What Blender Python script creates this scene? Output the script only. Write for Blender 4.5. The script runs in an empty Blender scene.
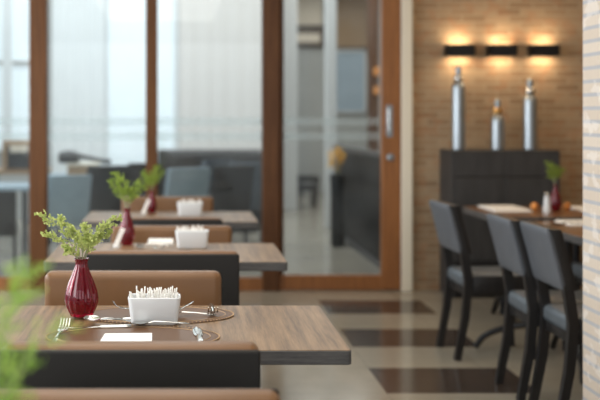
import bpy, bmesh, math, random
from mathutils import Vector, Matrix

S = bpy.context.scene
COL = S.collection
PI = math.pi
rnd = random.Random(7)

# ------------------------------------------------------------------ colours / nodes
def lin(c):
    return tuple(((v/255)/12.92 if v/255 <= .04045 else ((v/255+.055)/1.055)**2.4) for v in c) + (1.0,)

class NT:
    def __init__(self, name):
        self.m = bpy.data.materials.new(name); self.m.use_nodes = True
        self.t = self.m.node_tree; self.n = self.t.nodes
        self.b = self.n['Principled BSDF']; self.out = self.n['Material Output']
    def new(self, typ, **kw):
        nd = self.n.new(typ)
        for k, v in kw.items(): setattr(nd, k, v)
        return nd
    def link(self, a, b): self.t.links.new(a, b)
    def math(self, op, a, b=None, c=None):
        nd = self.n.new('ShaderNodeMath'); nd.operation = op
        for i, v in enumerate((a, b, c)):
            if v is None: continue
            if isinstance(v, (int, float)): nd.inputs[i].default_value = v
            else: self.link(v, nd.inputs[i])
        return nd.outputs[0]
    def mix(self, fac, a, b):
        nd = self.n.new('ShaderNodeMix'); nd.data_type = 'RGBA'
        for s, v in ((nd.inputs[0], fac), (nd.inputs[6], a), (nd.inputs[7], b)):
            if isinstance(v, (int, float, tuple)): s.default_value = v
            else: self.link(v, s)
        return nd.outputs[2]
    def coord(self, scale=(1, 1, 1), kind='Object'):
        tc = self.n.new('ShaderNodeTexCoord'); mp = self.n.new('ShaderNodeMapping')
        mp.inputs['Scale'].default_value = scale
        self.link(tc.outputs[kind], mp.inputs['Vector']); return mp.outputs[0]
    def noise(self, vec, scale, detail=4, rough=.55):
        nd = self.n.new('ShaderNodeTexNoise'); nd.inputs['Scale'].default_value = scale
        nd.inputs['Detail'].default_value = detail; nd.inputs['Roughness'].default_value = rough
        self.link(vec, nd.inputs['Vector']); return nd.outputs['Fac']
    def ramp(self, fac, stops):
        nd = self.n.new('ShaderNodeValToRGB'); self.link(fac, nd.inputs[0])
        e = nd.color_ramp.elements
        while len(e) < len(stops): e.new(.5)
        for x, (p, c) in zip(e, stops): x.position = p; x.color = c
        return nd.outputs[0]
    def bump(self, h, strength=.3, dist=.002):
        nd = self.n.new('ShaderNodeBump'); nd.inputs['Strength'].default_value = strength
        nd.inputs['Distance'].default_value = dist
        self.link(h, nd.inputs['Height']); self.link(nd.outputs[0], self.b.inputs['Normal'])
    def set(self, **kw):
        for k, v in kw.items():
            s = self.b.inputs[k]
            if isinstance(v, (int, float, tuple)): s.default_value = v
            else: self.link(v, s)
        return self

def plain(name, c, rough=.5, metal=0, var=.08, scale=30, **kw):
    """base colour with a slight procedural mottling"""
    t = NT(name); k = lin(c)
    f = t.noise(t.coord(), scale)
    lo = tuple(v*(1-var) for v in k[:3])+(1,); hi = tuple(min(1, v*(1+var)) for v in k[:3])+(1,)
    t.set(**{'Base Color': t.mix(f, lo, hi), 'Roughness': rough, 'Metallic': metal, **kw})
    return t.m

def wood(name, c1, c2, stretch=(30, 2.2, 30), rough=.38, bump=.12, **kw):
    t = NT(name); v = t.coord(stretch)
    f = t.noise(v, 1.6, 7, .62)
    v2 = t.coord(tuple(s*4 for s in stretch)); g = t.noise(v2, 2.5, 4, .6)
    s = t.math('ADD', t.math('MULTIPLY', f, .7), t.math('MULTIPLY', g, .3))
    colr = t.ramp(s, [(.36, lin(c1)), (.62, lin(c2))])
    t.set(**{'Base Color': colr, 'Roughness': rough, **kw}); t.bump(s, bump, .001)
    return t.m

M = {}
M['tabletop'] = wood('oak laminate', (88, 66, 45), (148, 118, 86), (34, 1.6, 34), .36, .2, **{'Specular IOR Level': .32})
M['edge'] = wood('grey edge band', (60, 58, 58), (92, 89, 87), (6, 6, 60), .45)
M['walnut_top'] = wood('walnut table', (96, 66, 42), (140, 100, 66), (3, 30, 30), .3)
M['frame_wood'] = wood('orange brown frame wood', (120, 76, 42), (156, 102, 56), (30, 30, 1.5), .42)
M['mullion'] = wood('brown post wood', (82, 50, 25), (108, 69, 37), (30, 30, 1.5), .5, **{'Specular IOR Level': .25})
M['frame_dark'] = wood('brown frame wood', (74, 46, 27), (100, 66, 40), (30, 30, 1.5), .5, **{'Specular IOR Level': .25})
M['black_wood'] = wood('black stained wood', (22, 21, 21), (38, 36, 36), (30, 30, 2), .38)
M['cabinet'] = wood('charcoal cabinet', (46, 46, 47), (62, 62, 63), (20, 20, 2), .5)

def leather(name, c, rough=.42, var=.16):
    t = NT(name); v = t.coord(); k = lin(c)
    f = t.noise(v, 9, 3); g = t.noise(v, 420, 2)
    lo = tuple(x*(1-var) for x in k[:3])+(1,); hi = tuple(x*(1+var) for x in k[:3])+(1,)
    t.set(**{'Base Color': t.mix(f, lo, hi), 'Roughness': rough, 'Specular IOR Level': .36}); t.bump(g, .25, .0008); return t.m
M['tan'] = leather('tan leather', (118, 84, 54), .34)
M['darkfab'] = leather('dark brown upholstery', (29, 26, 23), .6)
M['greyfab'] = leather('blue grey upholstery', (86, 89, 94), .42)
M['greyseat'] = leather('dark glossy seat leather', (88, 95, 101), .34)  # base lightened to blue grey to carry window light reflected off dark leather
M['bluechair'] = leather('slate blue upholstery', (150, 168, 180), .5)

M['slate'] = leather('dark slate upholstery', (84, 94, 104), .5)
M['white'] = plain('white ceramic', (224, 226, 227), .18, var=.01)
M['paper'] = plain('white paper', (244, 241, 236), .8, var=.02)
M['packet'] = plain('paper stick', (250, 247, 241), .7, var=.04)
M['steel'] = plain('polished cutlery steel', (205, 205, 202), .16, 1.0, var=.03)
M['silver'] = plain('brushed silver', (158, 166, 172), .34, .85, var=.1, scale=14)
M['brass'] = plain('aged brass', (190, 150, 95), .3, .9)
M['placemat'] = plain('brown woven placemat', (98, 70, 48), .36, var=.12, scale=90, **{'Specular IOR Level': .3})
M['gold'] = plain('gold rim', (190, 160, 126), .4, .6)
M['black_metal'] = plain('black metal', (24, 24, 26), .35, .3)
M['stem'] = plain('greyish stem', (150, 150, 120), .7)
M['plaster'] = plain('off white plaster', (205, 202, 196), .85, var=.03, scale=4)
M['ceiling'] = plain('ceiling white', (215, 212, 205), .9, var=.02)
M['cream'] = plain('cream painted trim', (226, 218, 200), .5, var=.03)
M['whitepaint'] = plain('white painted column', (198, 200, 200), .5, var=.03)
M['greywall'] = plain('grey far wall', (168, 170, 168), .8, var=.05, scale=2)
M['tanpanel'] = plain('tan panel', (150, 122, 90), .6, var=.1, scale=3)
M['creampanel'] = plain('cream panel', (226, 214, 196), .6, var=.04)
M['darkpanel'] = plain('dark brown panel', (82, 68, 56), .6)
M['black'] = plain('matt black', (20, 20, 22), .5)
M['screen'] = plain('pale screen', (158, 176, 190), .3, var=.12, scale=3)
M['amber'] = plain('amber glass', (225, 150, 80), .2, .3)
M['orangewood'] = wood('orange crate wood', (140, 84, 40), (176, 108, 54), (2, 20, 20), .5)
M['yellow'] = plain('yellow petals', (248, 186, 30), .7, var=.25, scale=40)
M['pot'] = plain('grey pot', (120, 118, 115), .6)

def leafmat(name, a, b):
    t = NT(name)
    f = t.noise(t.coord(), 60, 2)
    c = t.ramp(f, [(.32, lin(a)), (.68, lin(b))])
    t.set(**{'Base Color': c, 'Roughness': .6})
    tr = t.new('ShaderNodeBsdfTranslucent'); t.link(c, tr.inputs[0])
    mx = t.new('ShaderNodeMixShader'); mx.inputs[0].default_value = .3
    t.link(t.b.outputs[0], mx.inputs[1]); t.link(tr.outputs[0], mx.inputs[2]); t.link(mx.outputs[0], t.out.inputs[0])
    return t.m
M['leaf'] = leafmat('pale fern leaf', (158, 174, 92), (220, 226, 150))
M['leaf2'] = leafmat('bright green leaf', (120, 150, 54), (182, 200, 94))

M['leaf3'] = leafmat('light soft green leaf', (140, 184, 70), (190, 216, 110))  # paler yellow green for the foliage close to the lens

def red_glass():
    t = NT('ruby glass')
    f = t.noise(t.coord(), 14, 2)
    c = t.mix(f, lin((150, 0, 36)), lin((190, 10, 62)))
    t.set(**{'Base Color': c, 'Roughness': .06, 'Transmission Weight': .82, 'IOR': 1.4, 'Coat Weight': .4, 'Coat Roughness': .05})
    return t.m
M['ruby'] = red_glass()

def glass_mat(name, tint=(.93, .96, .96, 1), frost=0.0):
    """architectural pane: straight see-through with a mirror-like surface; frost adds a white diffuse share"""
    t = NT(name); t.n.remove(t.b)
    tr = t.new('ShaderNodeBsdfTransparent'); tr.inputs[0].default_value = tint
    gl = t.new('ShaderNodeBsdfGlossy'); gl.inputs['Roughness'].default_value = .02
    fr = t.new('ShaderNodeFresnel'); fr.inputs[0].default_value = 1.35
    mx = t.new('ShaderNodeMixShader'); t.link(fr.outputs[0], mx.inputs[0])
    t.link(tr.outputs[0], mx.inputs[1]); t.link(gl.outputs[0], mx.inputs[2])
    last = mx.outputs[0]
    if frost:
        df = t.new('ShaderNodeBsdfTranslucent'); df.inputs[0].default_value = (.9, .93, .94, 1)
        d2 = t.new('ShaderNodeBsdfDiffuse'); d2.inputs[0].default_value = (.9, .93, .94, 1)
        m3 = t.new('ShaderNodeMixShader'); m3.inputs[0].default_value = .5
        t.link(df.outputs[0], m3.inputs[1]); t.link(d2.outputs[0], m3.inputs[2])
        m2 = t.new('ShaderNodeMixShader')
        nz = t.noise(t.coord(), 3, 2)
        t.link(t.math('MULTIPLY_ADD', nz, .08, frost-.04), m2.inputs[0])
        t.link(last, m2.inputs[1]); t.link(m3.outputs[0], m2.inputs[2]); last = m2.outputs[0]
    t.link(last, t.out.inputs[0]); return t.m
M['glass'] = glass_mat('clear window glass', frost=.025)
M['frost'] = glass_mat('frosted band', frost=.14)

def glow(name, c, s):
    t = NT(name); f = t.noise(t.coord(), .6, 2)
    k = lin(c); t.set(**{'Base Color': tuple(v*.75 for v in k[:3])+(1,), 'Roughness': .8, 'Emission Color': t.mix(f, tuple(v*.9 for v in k[:3])+(1,), k), 'Emission Strength': s})
    return t.m
M['daylight'] = glow('bright daylit pane', (224, 235, 241), .53)
M['lampdisc'] = glow('lamp diffuser', (255, 226, 180), 3)

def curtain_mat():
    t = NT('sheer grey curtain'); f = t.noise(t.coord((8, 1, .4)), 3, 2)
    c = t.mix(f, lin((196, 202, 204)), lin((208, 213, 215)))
    t.set(**{'Base Color': c, 'Roughness': .9, 'Emission Color': c, 'Emission Strength': .24}); return t.m  # emission paints the daylight glow that comes through the cloth
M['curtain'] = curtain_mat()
M['curtain_warm'] = plain('warm grey sheer curtain', (198, 196, 193), .9, var=.03, scale=1.5, **{'Emission Color': lin((198, 196, 193)), 'Emission Strength': .16})  # weaker emission here too, in place of daylight from behind

def brick(name, c1, c2, mortar, axis, bw=.19, bh=.0557, mw=.006, spots=None, bump=.4):
    t = NT(name)
    tc = t.new('ShaderNodeTexCoord'); sp = t.new('ShaderNodeSeparateXYZ'); cb = t.new('ShaderNodeCombineXYZ')
    t.link(tc.outputs['Object'], sp.inputs[0])
    t.link(sp.outputs['XYZ'.index(axis)], cb.inputs[0]); t.link(sp.outputs[2], cb.inputs[1])
    bt = t.new('ShaderNodeTexBrick'); t.link(cb.outputs[0], bt.inputs['Vector'])
    bt.inputs['Scale'].default_value = 1; bt.inputs['Brick Width'].default_value = bw; bt.inputs['Row Height'].default_value = bh
    bt.inputs['Mortar Size'].default_value = mw; bt.inputs['Mortar Smooth'].default_value = .3; bt.inputs['Bias'].default_value = 0
    bt.inputs['Color1'].default_value = lin(c1); bt.inputs['Color2'].default_value = lin(c2); bt.inputs['Mortar'].default_value = lin(mortar)
    c = bt.outputs['Color']
    n = t.noise(cb.outputs[0], 9, 5)
    if spots: c = t.mix(t.math('MULTIPLY', t.math('GREATER_THAN', n, .56), .4), c, lin(spots))
    c = t.mix(t.math('MULTIPLY', t.noise(cb.outputs[0], 60, 3), .25), c, tuple(v*.6 for v in lin(c1)[:3])+(1,))
    t.set(**{'Base Color': c, 'Roughness': .85}); t.bump(t.math('SUBTRACT', 1.0, bt.outputs['Fac']), bump, .004); return t.m
M['brickwall'] = brick('tan brick wall', (174, 148, 118), (142, 115, 88), (172, 154, 128), 'X', spots=(170, 122, 86))
M['brickpillar'] = brick('pale whitewashed brick', (204, 191, 176), (194, 179, 162), (166, 167, 172), 'Y', bw=2.6, mw=.009, bump=.2, spots=(228, 222, 216))

def floor_mat():
    t = NT('polished floor tiles')
    geo = t.new('ShaderNodeNewGeometry'); sp = t.new('ShaderNodeSeparateXYZ'); t.link(geo.outputs['Position'], sp.inputs[0])
    x, y = sp.outputs[0], sp.outputs[1]
    row = t.math('LESS_THAN', t.math('FRACT', y), .5)
    colm = t.math('MULTIPLY', t.math('GREATER_THAN', x, 1.05), t.math('LESS_THAN', x, 1.83))
    far = t.math('LESS_THAN', y, 7.5)
    dark = t.math('MULTIPLY', t.math('MULTIPLY', row, colm), far)
    v = t.coord((1, 1, 1)); n = t.noise(v, 5, 6); n2 = t.noise(v, 40, 4)
    light = t.mix(n, lin((150, 143, 129)), lin((180, 172, 155)))
    light = t.mix(t.math('MULTIPLY', n2, .3), light, lin((110, 98, 80)))
    dk = t.mix(n, lin((56, 48, 43)), lin((80, 68, 60)))
    c = t.mix(dark, light, dk)
    gx = t.math('LESS_THAN', t.math('FRACT', t.math('DIVIDE', t.math('ADD', x, .21), .63)), .006)
    gy = t.math('LESS_THAN', t.math('FRACT', t.math('MULTIPLY', y, 2)), .008)
    g = t.math('MAXIMUM', gx, gy)
    c = t.mix(t.math('MULTIPLY', g, .5), c, lin((90, 80, 68)))
    t.set(**{'Base Color': c, 'Roughness': t.math('MULTIPLY_ADD', n2, .1, .1)}); return t.m
M['floor'] = floor_mat()
def floor2_mat():
    t = NT('polished grey stone floor'); v = t.coord(); n = t.noise(v, 2.2, 5)
    c = t.mix(n, lin((128, 124, 116)), lin((168, 160, 144)))
    t.set(**{'Base Color': c, 'Roughness': .16}); return t.m
M['floor2'] = floor2_mat()

# ------------------------------------------------------------------ mesh helpers
def BM(): return bmesh.new()

def box(bm, c, s, bev=0, seg=2, rot=None):
    r = bmesh.ops.create_cube(bm, size=1)
    vs = r['verts']
    bmesh.ops.scale(bm, vec=Vector(s), verts=vs)
    if bev:
        es = list({e for v in vs for e in v.link_edges})
        rb = bmesh.ops.bevel(bm, geom=es, offset=bev, segments=seg, affect='EDGES', profile=.5)
        vs = list({v for f in rb['faces'] for v in f.verts} | {v for v in vs if v.is_valid})
    if rot is not None: bmesh.ops.rotate(bm, cent=(0, 0, 0), matrix=rot, verts=vs)
    bmesh.ops.translate(bm, vec=Vector(c), verts=vs)
    return vs

def tube(bm, pts, rad, seg=8, cap=True):
    pts = [Vector(p) for p in pts]
    if isinstance(rad, (int, float)): rad = [rad]*len(pts)
    rings = []; up = Vector((0, 0, 1)); prev = None
    for i, p in enumerate(pts):
        d = (pts[min(i+1, len(pts)-1)] - pts[max(i-1, 0)]).normalized()
        if prev is None:
            a = d.cross(up)
            if a.length < 1e-3: a = d.cross(Vector((0, 1, 0)))
        else: a = prev - d*prev.dot(d)
        a.normalize(); prev = a; b = d.cross(a)
        rings.append([bm.verts.new(p + (a*math.cos(k*2*PI/seg) + b*math.sin(k*2*PI/seg))*rad[i]) for k in range(seg)])
    for r0, r1 in zip(rings, rings[1:]):
        for k in range(seg): bm.faces.new((r0[k], r0[(k+1) % seg], r1[(k+1) % seg], r1[k]))
    if cap: bm.faces.new(rings[0][::-1]); bm.faces.new(rings[-1])
    return [v for r in rings for v in r]

def bar(bm, pts, w, t, wid=(1, 0, 0)):
    """a square-section bar that follows pts; w along the given axis, t across; w and t may be lists"""
    pts = [Vector(p) for p in pts]; n = len(pts)
    W = w if isinstance(w, (list, tuple)) else [w]*n; T = t if isinstance(t, (list, tuple)) else [t]*n
    ax = Vector(wid); rings = []
    for i, p in enumerate(pts):
        d = (pts[min(i+1, n-1)] - pts[max(i-1, 0)]).normalized(); b = d.cross(ax).normalized()
        rings.append([bm.verts.new(p + ax*sx*W[i]/2 + b*sy*T[i]/2) for sx, sy in ((-1, -1), (1, -1), (1, 1), (-1, 1))])
    for r0, r1 in zip(rings, rings[1:]):
        for k in range(4): bm.faces.new((r0[k], r0[(k+1) % 4], r1[(k+1) % 4], r1[k]))
    bm.faces.new(rings[0][::-1]); bm.faces.new(rings[-1])

def lathe(bm, prof, seg=32, ribs=0, amp=0, cap=(True, False)):
    rings = []
    for r, z in prof:
        ring = []
        for k in range(seg):
            a = k*2*PI/seg
            rr = r*(1 + (amp*math.cos(ribs*a) if ribs else 0))
            ring.append(bm.verts.new((rr*math.cos(a), rr*math.sin(a), z)))
        rings.append(ring)
    for r0, r1 in zip(rings, rings[1:]):
        for k in range(seg): bm.faces.new((r0[k], r0[(k+1) % seg], r1[(k+1) % seg], r1[k]))
    if cap[0]: bm.faces.new(rings[0][::-1])
    if cap[1]: bm.faces.new(rings[-1])

def rrect(w, d, r, n=5):
    pts = []
    for cx, cy, a0 in ((w/2-r, d/2-r, 0), (-w/2+r, d/2-r, PI/2), (-w/2+r, -d/2+r, PI), (w/2-r, -d/2+r, 1.5*PI)):
        for k in range(n+1):
            a = a0 + PI/2*k/n; pts.append((cx + r*math.cos(a), cy + r*math.sin(a)))
    return pts

def loft(bm, loops, cap=(True, True), closed=True):
    """loops: lists of 3-D points of equal length"""
    R = [[bm.verts.new(p) for p in l] for l in loops]; n = len(R[0])
    for a, b in zip(R, R[1:]):
        for k in range(n if closed else n-1): bm.faces.new((a[k], a[(k+1) % n], b[(k+1) % n], b[k]))
    if cap[0]: bm.faces.new(R[0][::-1])
    if cap[1]: bm.faces.new(R[-1])

def slab(bm, w, d, r, z0, z1, bev=.002, c=(0, 0)):
    L = []
    for ins, z in ((bev, z0), (0, z0+bev), (0, z1-bev), (bev, z1)):
        L.append([(x+c[0], y+c[1], z) for x, y in rrect(w-2*ins, d-2*ins, max(r-ins, .0005))])
    loft(bm, L)

def obj(name, bm, mat, parent=None, smooth=True, ang=35, label=None):
    bmesh.ops.recalc_face_normals(bm, faces=bm.faces[:])
    me = bpy.data.meshes.new(name); bm.to_mesh(me); bm.free()
    me.materials.append(mat)
    if smooth:
        me.polygons.foreach_set('use_smooth', [True]*len(me.polygons))
        try: me.set_sharp_from_angle(angle=math.radians(ang))
        except Exception: pass
    o = bpy.data.objects.new(name, me); COL.objects.link(o)
    if parent is not None: o.parent = parent
    if label: o['label'] = label
    return o

def thing(name, label, cat, loc=(0, 0, 0), rz=0, group=None):
    o = bpy.data.objects.new(name, None); COL.objects.link(o)
    o.empty_display_size = .05; o.location = loc; o.rotation_euler = (0, 0, rz)
    return tag(o, label, cat, group)
def tag(o, label, cat, group=None):
    o['label'] = label; o['category'] = cat
    if group: o['group'] = group
    return o
def struct(name, bm, mat, parent=None, **kw):
    o = obj(name, bm, mat, parent, **kw)
    if parent is None: o['kind'] = 'structure'
    return o
def dup(root, label, loc, rz=None, group=None, scale=None):
    r = root.copy(); COL.objects.link(r); r.location = loc
    if rz is not None: r.rotation_euler = (0, 0, rz)
    r['label'] = label
    if group: r['group'] = group
    if scale: r.scale = (scale,)*3
    for ch in list(root.children):
        c = ch.copy(); COL.objects.link(c); c.parent = r
        for g in ch.children:
            d = g.copy(); COL.objects.link(d); d.parent = c
    return r

# ------------------------------------------------------------------ camera model (also used to read places off the photo)
F, CX, CY, H = 980.0, 181.0, 115.0, 1.42
TZ = .75
def wx(px, d): return (px-CX)*d/F
def wz(py, d): return H-(py-CY)*d/F
def td(py): return (H-TZ)*F/(py-CY)          # depth of a point on a table top

cam = bpy.data.cameras.new('camera'); co = bpy.data.objects.new('camera', cam); COL.objects.link(co)
co.location = (0, 0, H); co.rotation_euler = (PI/2, 0, 0)
cam.sensor_width = 36; cam.lens = F*36/600
cam.shift_x = (300-CX)/600; cam.shift_y = -(200-CY)/600
cam.clip_start = .05; cam.clip_end = 100
cam.dof.use_dof = True; cam.dof.focus_distance = 3.1; cam.dof.aperture_fstop = 1.9; cam.dof.aperture_blades = 9
S.camera = co

GW = 7.95   # glazed partition plane

# ------------------------------------------------------------------ room shell
bm = BM(); box(bm, (1.0, 2.95, -.05), (11, 10.0, .1)); struct('floor', bm, M['floor'])
bm = BM(); box(bm, (1.0, 15.5, -.05), (14, 15.1, .1)); struct('floor_beyond', bm, M['floor2'])
bm = BM(); box(bm, (1.0, 3.0, 2.95), (9, 10.0, .1)); struct('ceiling', bm, M['ceiling'])
bm = BM(); box(bm, (1.0, 15.5, 3.75), (14, 15.1, .1)); struct('ceiling_beyond', bm, M['ceiling'])
bm = BM(); box(bm, ((1.86+5.0)/2, GW+.1, 1.45), (5.0-1.86, .2, 2.9)); struct('wall_back', bm, M['brickwall'], smooth=False)
bm = BM(); box(bm, (5.05, 4.0, 1.45), (.1, 7.9, 2.9)); struct('wall_right', bm, M['tanpanel'], smooth=False)
bm = BM(); box(bm, (1.70+.35, 3.55, 1.45), (.70, 1.2, 2.9), .004); struct('pillar', bm, M['brickpillar'], smooth=False)
bm = BM(); box(bm, (wx(405, GW), GW-.01, 1.45), (.085, .14, 2.9), .006); struct('trim_1', bm, M['cream'], smooth=False)
bm = BM(); box(bm, (-.9, GW, 2.8), (5.4, .14, .2), .005); struct('trim_2', bm, M['frame_dark'], smooth=False)   # head rail over the glazing

# glazed partition: posts, three fixed windows and a sliding glass door
def post(name, x0, x1, mat, dy=.1):
    bm = BM(); box(bm, (wx((x0+x1)/2, GW), GW, 1.36), ((x1-x0)*GW/F, dy, 2.72), .006); return struct(name, bm, mat, smooth=False)
post('trim_3', 30, 47.5, M['mullion'])
post('trim_4', 146, 157.5, M['mullion'])
post('trim_5', 262, 279, M['frame_dark'], .12)
def window(name, x0, x1, z0=.105, z1=2.7):
    X0, X1 = wx(x0, GW), wx(x1, GW)
    bm = BM(); box(bm, ((X0+X1)/2, GW, z0/2), (X1-X0, .08, z0), .004); w = struct(name, bm, M['frame_wood'], smooth=False)
    bm = BM(); box(bm, ((X0+X1)/2, GW+.01, (z0+z1)/2), (X1-X0, .008, z1-z0)); obj('window_pane', bm, M['glass'], w, smooth=False)
    for a, b in ((1.215, 1.28), (1.335, 1.40)):
        bm = BM(); box(bm, ((X0+X1)/2, GW-.001, (a+b)/2), (X1-X0-.01, .003, b-a)); obj('frosted_band', bm, M['frost'], w, smooth=False)
    return w
window('window_1', -230, 30); window('window_2', 47.5, 146); window('window_3', 157.5, 262)
# door
X0, X1 = wx(279.5, GW), wx(399, GW)
bm = BM(); box(bm, ((X0+X1)/2, GW, .065), (X1-X0, .06, .12), .004); d1 = struct('door_1', bm, M['frame_wood'], smooth=False)
bm = BM(); box(bm, (wx(390, GW), GW-.02, 1.36), (19*GW/F, .07, 2.7), .006); obj('door_stile', bm, M['frame_wood'], d1, smooth=False)
bm = BM(); box(bm, (wx(281.5, GW), GW-.0, 1.36), (.03, .05, 2.7), .006); obj('door_stile', bm, M['frame_dark'], d1, smooth=False)
bm = BM(); box(bm, ((X0+wx(380, GW))/2, GW+.005, 1.38), (wx(380, GW)-X0, .008, 2.6)); obj('door_pane', bm, M['glass'], d1, smooth=False)
for a, b in ((1.215, 1.28), (1.335, 1.40)):
    bm = BM(); box(bm, ((X0+wx(380, GW))/2, GW-.003, (a+b)/2), (wx(380, GW)-X0-.02, .003, b-a)); obj('frosted_band', bm, M['frost'], d1, smooth=False)
hx = wx(388, GW)
bm = BM(); slab(bm, .05, .26, .012, 0, .012); bmesh.ops.rotate(bm, cent=(0, 0, 0), matrix=Matrix.Rotation(PI/2, 3, 'X'), verts=bm.verts)
bmesh.ops.translate(bm, vec=(hx, GW-.05, wz(121, GW)), verts=bm.verts); hp = obj('handle', bm, M['silver'], d1, label='brushed silver recessed pull plate')
bm = BM(); slab(bm, .022, .2, .008, 0, .004); bmesh.ops.rotate(bm, cent=(0, 0, 0), matrix=Matrix.Rotation(PI/2, 3, 'X'), verts=bm.verts)
bmesh.ops.translate(bm, vec=(hx, GW-.0625, wz(121, GW)), verts=bm.verts); obj('recess', bm, M['steel'], hp)
bm = BM(); lathe(bm, [(.02, 0), (.03, .002), (.03, .01), (.024, .016), (.006, .018)], 24, cap=(True, True)); bmesh.ops.rotate(bm, cent=(0, 0, 0), matrix=Matrix.Rotation(PI/2, 3, 'X'), verts=bm.verts)
bmesh.ops.translate(bm, vec=(wx(389, GW), GW-.054, wz(157, GW)), verts=bm.verts); obj('lock', bm, M['silver'], d1, label='round silver door lock')

# ------------------------------------------------------------------ bistro tables
TW, TDp = 1.115, .66
TXC = -.07
def make_table(label, y):
    t = thing('bistro_table', label, 'table', (TXC, y, 0))
    bm = BM(); slab(bm, TW-.004, TDp-.004, .012, TZ-.012, TZ, .0015); obj('tabletop', bm, M['tabletop'], t)
    bm = BM(); slab(bm, TW, TDp, .014, TZ-.042, TZ-.0015, .002); obj('edge_band', bm, M['edge'], t, label='dark grey table edge')
    bm = BM(); tube(bm, [(0, 0, .03), (0, 0, TZ-.043)], .035, 16); obj('pole', bm, M['black_metal'], t)
    bm = BM(); slab(bm, .24, .24, .03, 0, .03, .006); obj('base', bm, M['black_metal'], t)
    return t
TY = [2.79+TDp/2 + k*1.68 for k in (-1, 0, 1, 2)]
table = make_table('oak topped table with dark grey edge in sharp focus, holding white card and toothpick box', TY[1])
dup(table, 'second oak topped table back, behind the pair of chairs past the sharp table', (TXC, TY[2], 0))
dup(table, 'oak topped table at the end of the row, beside the glass partition', (TXC, TY[3], 0))
dup(table, 'oak topped table below the blurred green plant at the camera', (TXC, TY[0], 0))

# ------------------------------------------------------------------ upholstered two-tone chairs
def make_lounge():
    t = thing('upholstered_chair', '', 'chair')
    w = .66
    bm = BM(); box(bm, (0, -.02, .38), (w-.06, .44, .14), .035, 4); obj('seat', bm, M['tan'], t)
    bm = BM(); vs = box(bm, (0, .24, .585), (w, .085, .50), .028, 5); obj('backrest', bm, M['tan'], t)
    bm = BM(); vs = box(bm, (0, .2885, .571), (w-.002, .022, .512), .008, 3); obj('back_panel', bm, M['darkfab'], t, label='dark brown rear panel')
    bm = BM(); box(bm, (0, -.01, .30), (w-.1, .42, .05), .01); obj('seat_frame', bm, M['black_wood'], t)
    for sx in (-1, 1):
        for y, k in ((-.19, -1), (.24, 1)):
            bm = BM(); bar(bm, [(sx*.26, y, .3), (sx*.275, y+k*.02, 0)], [.04, .028], [.04, .028]); obj('leg', bm, M['black_wood'], t, smooth=False)
    return t
UH = .835
proto = make_lounge()
chairs = [  # center px-derived X, depth of the visible back edge, facing camera?
    (.151-.33, 3.62, True, 'tan leather chair with its padded front showing just behind the toothpick box'),
    (.2015-.33, 2.46, False, 'dark brown chair back with tan top edge, directly before the white card'),
    (.213-.33, 2.02, True, 'tan leather chair top cut off by the bottom of the picture'),
    (.25-.33, 4.17, False, 'dark chair back rising behind the tan chair at the sharp table'),
    (.279-.33, 5.31, True, 'blurred tan leather chair behind the second white box'),
    (.245-.33, 5.76, False, 'blurred dark chair back before the last table of the row'),
    (.232-.33, 6.98, True, 'small blurred brown chair at the far end of the table row, before the glass'),
]
for i, (x, d, front, lab) in enumerate(chairs):
    y = d-.185 if front else d+.30
    rz = 0 if front else PI
    if i == 0:
        o = proto; o.location = (x, y, 0); o['label'] = lab
    else: o = dup(proto, lab, (x, y, 0), rz)
    if i in (4, 5): o.scale = (1, 1, .975)

# ------------------------------------------------------------------ vases with fern
def make_vase(label, loc):
    t = thing('flower_vase', label, 'vase', loc)
    prof = [(.030, 0), (.036, .003), (.040, .012), (.0495, .032), (.0540, .050), (.0543, .062), (.0505, .085), (.0415, .112), (.0305, .138), (.0225, .160), (.0195, .172),
            (.0195, .180), (.0235, .187), (.0245, .190), (.0225, .1905), (.0170, .182), (.0165, .170), (.027, .140), (.0375, .111), (.0465, .084), (.0500, .062), (.0497, .05), (.0452, .032), (.034, .014), (.004, .012)]
    bm = BM(); lathe(bm, prof, 96, 14, .035, cap=(True, True)); obj('body', bm, M['ruby'], t)
    bm = BM()
    pts = [(.0235*math.cos(k*PI/12), .0235*math.sin(k*PI/12), .1895) for k in range(25)]
    tube(bm, pts, .0022, 6, False); obj('rim', bm, M['ruby'], t)
    return t

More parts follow.
